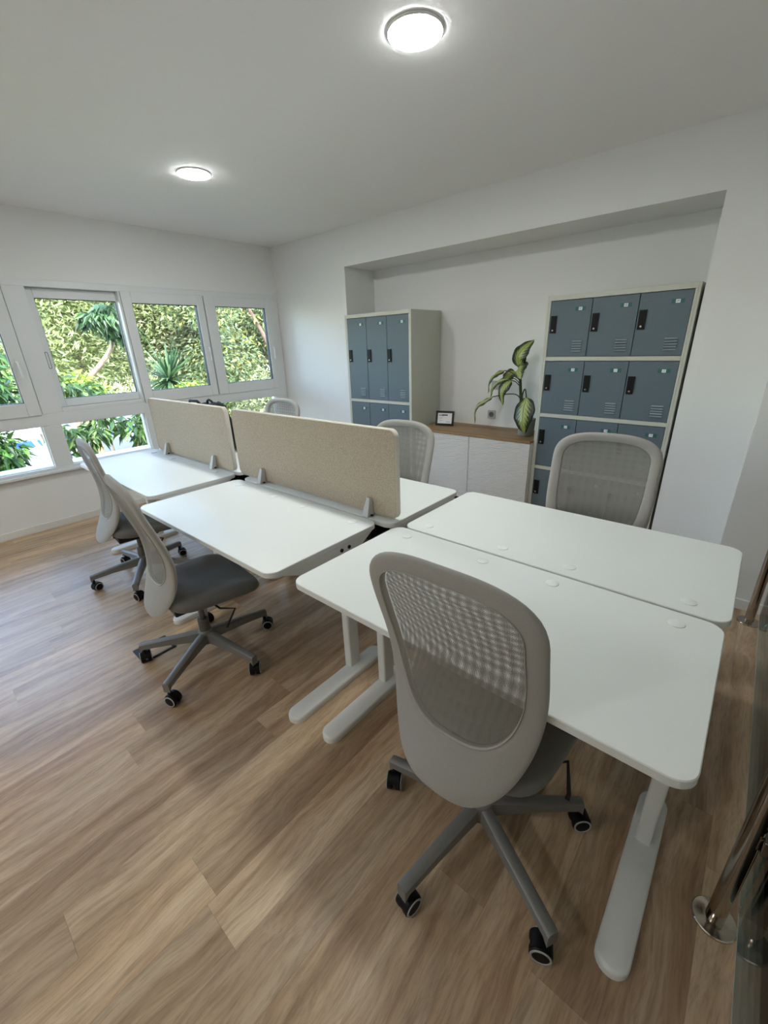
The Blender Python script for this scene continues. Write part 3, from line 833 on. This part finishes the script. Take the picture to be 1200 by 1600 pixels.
blade([((2.900, 1.017), Y-.06), ((2.820, .975), Y-.09), ((2.755, .910), Y-.11), ((2.752, .765), Y-.10)], .05, (-.7, -1, .6), .45, [((3.150, 1.00), Y), ((3.115, 1.040), Y-.01), ((3.05, 1.048), Y-.03), ((2.965, 1.033), Y-.05), ((2.900, 1.017), Y-.06)], .0045)
blade([((3.225, 1.030), Y-.06), ((3.228, .93), Y-.11), ((3.240, .82), Y-.14), ((3.262, .722), Y-.12)], .160, (-.2, -1, .2), .18, [((3.165, .96), Y), ((3.172, 1.055), Y-.02), ((3.195, 1.095), Y-.03), ((3.225, 1.030), Y-.06)], .006)

# ================================================================== SMALL THINGS
# black backpack on the far desk
bp = thing('backpack', 'black backpack lying on the far desk, its top showing over the far screen', 'backpack', (1.43, 1.64, .7312))
m = MB(); rings = []
for z, sx, sy in ((.001, .17, .10), (.02, .20, .125), (.10, .215, .13), (.22, .20, .115), (.32, .165, .085), (.365, .11, .05), (.375, .05, .02)):
    rings.append([(sx*math.cos(a)*(abs(math.cos(a))**-.35 if abs(math.cos(a)) > .05 else 1), sy*math.sin(a), z+.012*math.sin(3*a+z*9)) for a in [2*math.pi*q/32 for q in range(32)]])
m.loft(rings, 'backpack'); m.build('bag_body', parent=bp, smooth=180)
MB().tube([(-.05, .0, .355), (-.035, -.01, .395), (.0, -.012, .407), (.035, -.01, .395), (.05, 0, .355)], .009, 'backpack', 8).build('grab_handle', parent=bp, smooth=180)
MB().tube([(-.10, -.02, .345), (-.17, -.03, .388), (-.27, -.04, .388), (-.33, -.04, .33), (-.30, -.03, .05), (-.20, -.03, .02)], .011, 'backpack', 8).build('strap', parent=bp, smooth=180)
MB().tube([(.06, .02, .345), (.12, .0, .385), (.20, 0, .365), (.235, 0, .27), (.21, 0, .08)], .015, 'backpack', 8).build('strap', parent=bp, smooth=180)
# floor frame under the second chair
ff = thing('floor_outlet', 'flat dark metal floor outlet frame beside a caster of the middle chair', 'floor outlet', (2.568, .485, 0))
m = MB(); a, b = .073, .086
m.box((-a, -b, 0), (-a+.050, b, .006), 'darkmetal'); m.box((a-.012, -b, 0), (a, b, .006), 'darkmetal')
m.box((-a+.05, -b, 0), (a-.012, -b+.014, .006), 'darkmetal'); m.box((-a+.05, b-.014, 0), (a-.012, b, .006), 'darkmetal')
m.build('rim', parent=ff, bevel=.001)
MB().box((-a+.052, -b+.016, 0), (a-.014, b-.016, .003), 'plank').build('lid_inlay', parent=ff)

# cables under the desks
def cable(pts, label):
    o = MB().tube(bez([Vector(p) for p in pts], 24), .004, 'blackplastic', 8).build('power_cable', smooth=180); tag(o, label, 'cable')
cable([(3.20, 1.16, .70), (3.30, 1.12, .62), (3.22, 1.05, .56), (3.08, 1.10, .60), (3.02, 1.18, .655), (2.98, 1.20, .695)], 'black power cable looped under the middle desk')

# ---------------------------------------------------------------- glass railing
rail = thing('glass_railing', 'glass balustrade with polished steel posts at the right edge', 'railing', (4.987, 1.0, 0))
for k, (dx, dy) in enumerate(((0, 0), (.006, 1.705), (0, -1.70))):
    m = MB().tube([(dx, dy, .008), (dx, dy, .93)], .0212, 'stainless', 28)
    p = m.build('post', parent=rail, smooth=40)
    MB().lathe([(.052, 0), (.0525, .005), (.050, .008), (.030, .010), (.023, .012)], (dx, dy, 0), 'stainless', 40).build('floor_flange', parent=p, smooth=40)
    for z in (.36, .78):
        c = MB().lathe([(.021, .0), (.0215, .014), (.020, .016)], (dx+.019, dy, z), 'stainless', 20, 'X'); c.box((dx+.020, dy-.022, z-.024), (dx+.034, dy+.022, z+.024), 'stainless'); c.box((dx+.047, dy-.022, z-.024), (dx+.058, dy+.022, z+.024), 'stainless')
        for q in (-.011, .011): c.lathe([(.004, .058), (.004, .0605), (.001, .0605)], (dx, dy, z+q), 'chrome', 10, 'X')
        c.build('glass_clamp', parent=p, bevel=.002)
for a, b in ((-1.68, -.01), (.01, 1.66)):
    MB().box((.0345, a, .095), (.0465, b, .90), 'railglass').build('glass_panel', parent=rail)
    m = MB(); m.box((.0340, a, .0920), (.0470, b, .0955), 'glassedge')
    m.build('panel_edge', parent=rail)
MB().tube([(0, -1.75, .945), (0, 1.80, .945)], .0212, 'stainless', 24).build('handrail', parent=rail, smooth=40)

# ================================================================== GARDEN beyond the windows
GZ = -1.6
MB().box((-32, -20, GZ-.2), (-.31, 30, GZ), 'grass').build('garden_lawn', kind='structure')
MB().box((-13.8, -20, GZ), (-10.9, 30, GZ+.02), 'paving').build('path', kind='structure')
MB().box((-10.9, -20, GZ), (-10.7, 30, GZ+.09), 'copper').build('kerb', kind='structure')
wl = thing('garden_wall', 'low white garden wall with a blue band, beyond the pale path outside', 'wall', (-13.95, 6, GZ))
MB().box((-.15, -20, 0), (.15, 20, .80), 'render_white').build('wall_body', parent=wl)
MB().box((.15, -20, .20), (.17, 20, .42), 'bluepaint').build('blue_band', parent=wl)

def leaves(name, parent, centers, radii, n, size, cols, seed, droop=0.3, aspect=.38, shellness=.5, flat=1.0):
    """n leaves scattered in ellipsoid clumps; each leaf is a folded six-vertex blade"""
    r = np.random.default_rng(seed); K = len(centers)
    ci = r.integers(0, K, n); cen = np.array(centers)[ci]; rad = np.array(radii)[ci]
    if rad.ndim == 1: rad = np.repeat(rad[:, None], 3, 1)
    d = r.normal(size=(n, 3)); d /= np.linalg.norm(d, axis=1)[:, None]
    rr = r.uniform(0, 1, n)**(1/3*(1-shellness)+.08)
    p = cen+d*rad*rr[:, None]
    ax = r.normal(size=(n, 3)); ax[:, 2] = ax[:, 2]*.5-droop; ax += d*.6; ax /= np.linalg.norm(ax, axis=1)[:, None]
    up = r.normal(size=(n, 3))*.55+np.array([.25, 0, 1.0]); sd = np.cross(ax, up); sd /= np.linalg.norm(sd, axis=1)[:, None]+1e-9
    nn = np.cross(sd, ax)
    L = size*r.uniform(.65, 1.25, n); Wd = L*aspect
    def P(t, s, h): return p+ax*(L*t)[:, None]+sd*(Wd*s)[:, None]+nn*(L*h)[:, None]
    V = np.stack([P(0, 0, 0), P(.4, .5, .05), P(1, 0, -.15), P(.4, -.5, .05), P(.45, 0, -.04)], 1)
    F = np.array([[0, 1, 4], [1, 2, 4], [2, 3, 4], [3, 0, 4]])
    idx = (np.arange(n)[:, None, None]*5+F[None]).reshape(-1, 3)
    me = bpy.data.meshes.new(name); me.from_pydata(V.reshape(-1, 3).tolist(), [], idx.tolist())
    c = np.array([lin(x) for x in cols])[r.integers(0, len(cols), n)]*r.uniform(.40, 1.0, (n, 1))
    at = me.color_attributes.new('tint', 'FLOAT_COLOR', 'POINT')
    at.data.foreach_set('color', np.concatenate([np.repeat(c, 5, 0), np.ones((n*5, 1))], 1).astype(np.float32).ravel())
    me.materials.append(M['leaf']); me.update()
    o = bpy.data.objects.new(name, me); C.objects.link(o); o['kind'] = 'stuff'
    if parent: o.parent = parent
    return o
def tree(label, base, trunk, clumps, radii, n, size, cols, seed, name='tree', cat='tree', bark='trunk', **kw):
    t = thing(name, label, cat, base)
    B = Vector(base)
    for path, r0, r1 in trunk:
        P = bez([Vector(q)-B for q in path], 14)
        MB().tube(P, [r0+(r1-r0)*i/14 for i in range(15)], bark, 9).build('branch', parent=t, smooth=180)
    leaves('foliage', t, [tuple(Vector(c)-B) for c in clumps], radii, n, size, cols, seed, **kw)
    return t
rg = random.Random(3)
def cloud(x0, x1, y0, y1, z0, z1, n):
    return [(rg.uniform(x0, x1), rg.uniform(y0, y1), rg.uniform(z0, z1)) for _ in range(n)]
LIGHTG = [(172, 180, 112), (148, 158, 94), (196, 200, 140), (116, 128, 72)]
OLIVE = [(134, 138, 92), (104, 112, 68), (164, 160, 116), (70, 82, 44), (184, 176, 136)]
DARKG = [(52, 84, 40), (66, 100, 50), (40, 66, 34), (84, 118, 58)]
YELG = [(160, 182, 62), (182, 196, 84), (140, 166, 52)]
tree('light green feathery tree straight out from the sliding window', (-9.5, 3.6, GZ),
     [([(-9.5, 3.6, GZ), (-9.4, 3.5, 0.3), (-9.6, 3.9, 1.8), (-9.7, 4.4, 3.2)], .14, .05)],
     cloud(-11, -8.2, 2.0, 5.6, .9, 4.2, 34), [.85]*34, 30000, .17, LIGHTG, 11, droop=.1, aspect=.3)
tree('olive green leafy tree filling the second window', (-8.2, 7.2, GZ),
     [([(-8.2, 7.2, GZ), (-8.0, 7.0, 0.2), (-8.1, 6.6, 1.6), (-8.4, 6.2, 2.8)], .12, .05), ([(-8.0, 7.0, .2), (-7.6, 7.5, 1.0), (-7.2, 8.0, 1.9)], .07, .03)],
     cloud(-9.6, -6.8, 5.3, 8.6, .2, 4.0, 40), [.75]*40, 32000, .16, OLIVE, 12, bark='trunkdark', droop=.25)
tree('grey-green spreading tree filling the right-hand window', (-5.6, 7.6, GZ),
     [([(-5.6, 7.6, GZ), (-5.5, 7.4, 0.0), (-5.3, 7.0, 1.4), (-5.6, 6.6, 2.6)], .10, .04)],
     cloud(-6.8, -4.4, 5.2, 9.2, -.6, 3.2, 40), [.62]*40, 28000, .13, [(128, 142, 96), (104, 122, 74), (150, 158, 108), (176, 170, 84), (84, 100, 58)], 13, bark='trunkdark', droop=.2)
tree('bent pale-barked tree with a drooping dark crown near the sliding window', (-4.3, 1.9, GZ),
     [([(-4.3, 1.9, GZ), (-4.25, 1.95, 0.1), (-4.0, 2.27, 1.03), (-3.8, 2.45, 1.30), (-3.7, 2.70, 1.62), (-3.2, 2.60, 1.95)], .060, .030),
      ([(-4.3, 1.9, -.9), (-4.6, 1.45, .0), (-5.0, 1.2, .9), (-5.2, 1.1, 1.6)], .045, .02), ([(-4.5, 1.75, -.9), (-4.9, 1.55, .1), (-5.0, 1.6, .5)], .03, .015)],
     [(-3.1, 2.55, 2.0), (-3.05, 2.35, 2.02), (-3.2, 2.75, 1.85), (-3.2, 2.6, 2.15), (-5.0, 1.2, 1.8), (-4.8, .9, 1.6)], [(.20, .22, .10), (.18, .2, .09), (.2, .2, .12), (.2, .2, .1), (.4, .5, .4), (.4, .5, .4)], 900, .20, DARKG, 14, droop=1.6, aspect=.26)
tree('broad-leaved shrub with large drooping leaves under the windows', (-2.6, 1.5, GZ),
     [([(-2.6, 1.5, GZ), (-2.6, 1.45, -.8), (-2.65, 1.3, -.1), (-2.7, 1.2, .5)], .030, .015), ([(-2.6, 1.5, -1.4), (-2.5, .7, -.5), (-2.6, .2, .2)], .028, .014), ([(-2.6, 1.5, -1.4), (-2.55, 2.1, -.6), (-2.6, 2.4, .3)], .026, .012)],
     [(-2.6, 1.75, .40), (-2.7, 2.0, .55), (-2.5, 2.3, .45), (-2.6, 2.6, .5), (-2.6, 1.45, .45), (-2.5, 1.35, -.1), (-2.6, 1.4, .1), (-2.7, 2.6, .2), (-2.7, 2.75, 0.0), (-2.7, 1.9, 1.0), (-2.8, 1.65, 1.05), (-2.6, 1.3, 1.0), (-2.7, 2.8, .7)],
     [(.28, .20, .16)]*13, 1500, .19, [(88, 120, 52), (70, 104, 44), (112, 142, 70), (54, 84, 38)], 15, name='shrub', cat='shrub', droop=1.3, aspect=.30)
tree('big-leaved shrub outside the leftmost window', (-2.4, .3, GZ),
     [([(-2.4, .3, GZ), (-2.4, .35, -.6), (-2.35, .2, .4), (-2.4, 0, 1.3)], .035, .018), ([(-2.4, .3, -1.2), (-2.3, .62, -.4), (-2.2, .50, .5)], .022, .014)],
     [(-2.4, .62, .25), (-2.5, .55, .5), (-2.4, .72, .40), (-2.4, .80, 1.0), (-2.5, .85, 1.25), (-2.5, .6, 1.6), (-2.3, .3, 1.0), (-2.4, .4, .5)],
     [(.30, .22, .22)]*8, 1500, .17, [(84, 128, 50), (66, 104, 44), (110, 152, 66), (50, 80, 38)], 16, name='shrub', cat='shrub', droop=1.0, aspect=.32)
tree('small yellow-green bush below the sliding window', (-3.0, 2.15, GZ), [([(-3.0, 2.15, GZ), (-3, 2.12, -.4), (-3.0, 2.1, .85)], .018, .012)],
     [(-3.0, 2.10, 1.0), (-3.0, 1.92, 1.18), (-3.05, 2.25, .95)], [(.14, .15, .07)]*3, 160, .11, YELG, 17, name='bush', cat='bush', droop=.2, aspect=.6)
tree('small yellow-green bush at the foot of the spiky plant', (-2.9, 3.5, GZ), [([(-2.9, 3.5, GZ), (-2.9, 3.5, -.4), (-2.9, 3.5, .9)], .018, .012)],
     [(-2.9, 3.42, .93), (-2.9, 3.60, .95)], [(.11, .13, .05)]*2, 110, .10, YELG, 18, name='bush', cat='bush', droop=.2, aspect=.6)
tree('leafy undergrowth bush below the right-hand window', (-3.6, 5.2, GZ), [([(-3.6, 5.2, GZ), (-3.6, 5.2, -.4), (-3.6, 5.1, .3)], .03, .012)],
     cloud(-4.2, -3.0, 4.2, 6.4, -.6, .75, 12), [.42]*12, 7000, .09, OLIVE+LIGHTG, 19, name='bush', cat='bush')
tree('low green bush beside the path, left of the pale trunk', (-8.8, 1.4, GZ), [([(-8.8, 1.4, GZ), (-8.8, 1.4, -1.2)], .03, .02)],
     cloud(-9.6, -8, -.6, 1.4, -.2, 2.6, 16), [.7]*16, 12000, .09, LIGHTG+DARKG, 20, name='bush', cat='bush')
# tall hedge closing the view
tree('long tall hedge of mixed trees far behind the garden', (-24, 8, GZ), [([(-24, 8, GZ), (-24, 8, 2)], .2, .1)],
     cloud(-25, -22.5, -8, 24, .8, 6.5, 110), [1.7]*110, 52000, .5, OLIVE+LIGHTG, 21, name='hedge', cat='hedge')
# spiky yucca: every blade a narrow arching leaf
yu = thing('yucca', 'spiky dark green yucca rosette outside the second window', 'yucca', (-3.4, 3.40, GZ))
MB().tube([(0, 0, 0), (.03, 0, 1.2), (0, 0, 2.55)], [.09, .08, .07], 'trunkdark', 10).build('stem', parent=yu, smooth=180)
r = np.random.default_rng(5); m = MB(); cols = []
for i in range(150):
    az = r.uniform(0, 2*math.pi); el = R_(r.uniform(-35, 80)); L = r.uniform(.60, .88); w = r.uniform(.016, .024)
    d = Vector((math.cos(az)*math.cos(el), math.sin(az)*math.cos(el), math.sin(el))); side = d.cross(Vector((0, 0, 1))).normalized()
    o = Vector((0, 0, 2.62)); k0 = len(m.v)
    for q in range(6):
        s = q/5; p = o+d*L*s+Vector((0, 0, -.22*s*s*math.cos(el))); ww = w*(1-s**2)*(.6+.8*min(1, s*3))
        m.v += [tuple(p-side*ww), tuple(p+side*ww+Vector((0, 0, .004)))]
    for q in range(5): m.f.append((k0+2*q, k0+2*q+1, k0+2*q+3, k0+2*q+2)); m.mi.append(0)
    c = lin([(58, 84, 50), (84, 112, 70), (40, 62, 38), (120, 142, 96)][r.integers(0, 4)]); cols += [(*c, 1)]*12
m.m('leaf'); o = m.build('foliage', parent=yu); at = o.data.color_attributes.new('tint', 'FLOAT_COLOR', 'POINT')
at.data.foreach_set('color', np.array(cols, np.float32).ravel()); o['kind'] = 'stuff'
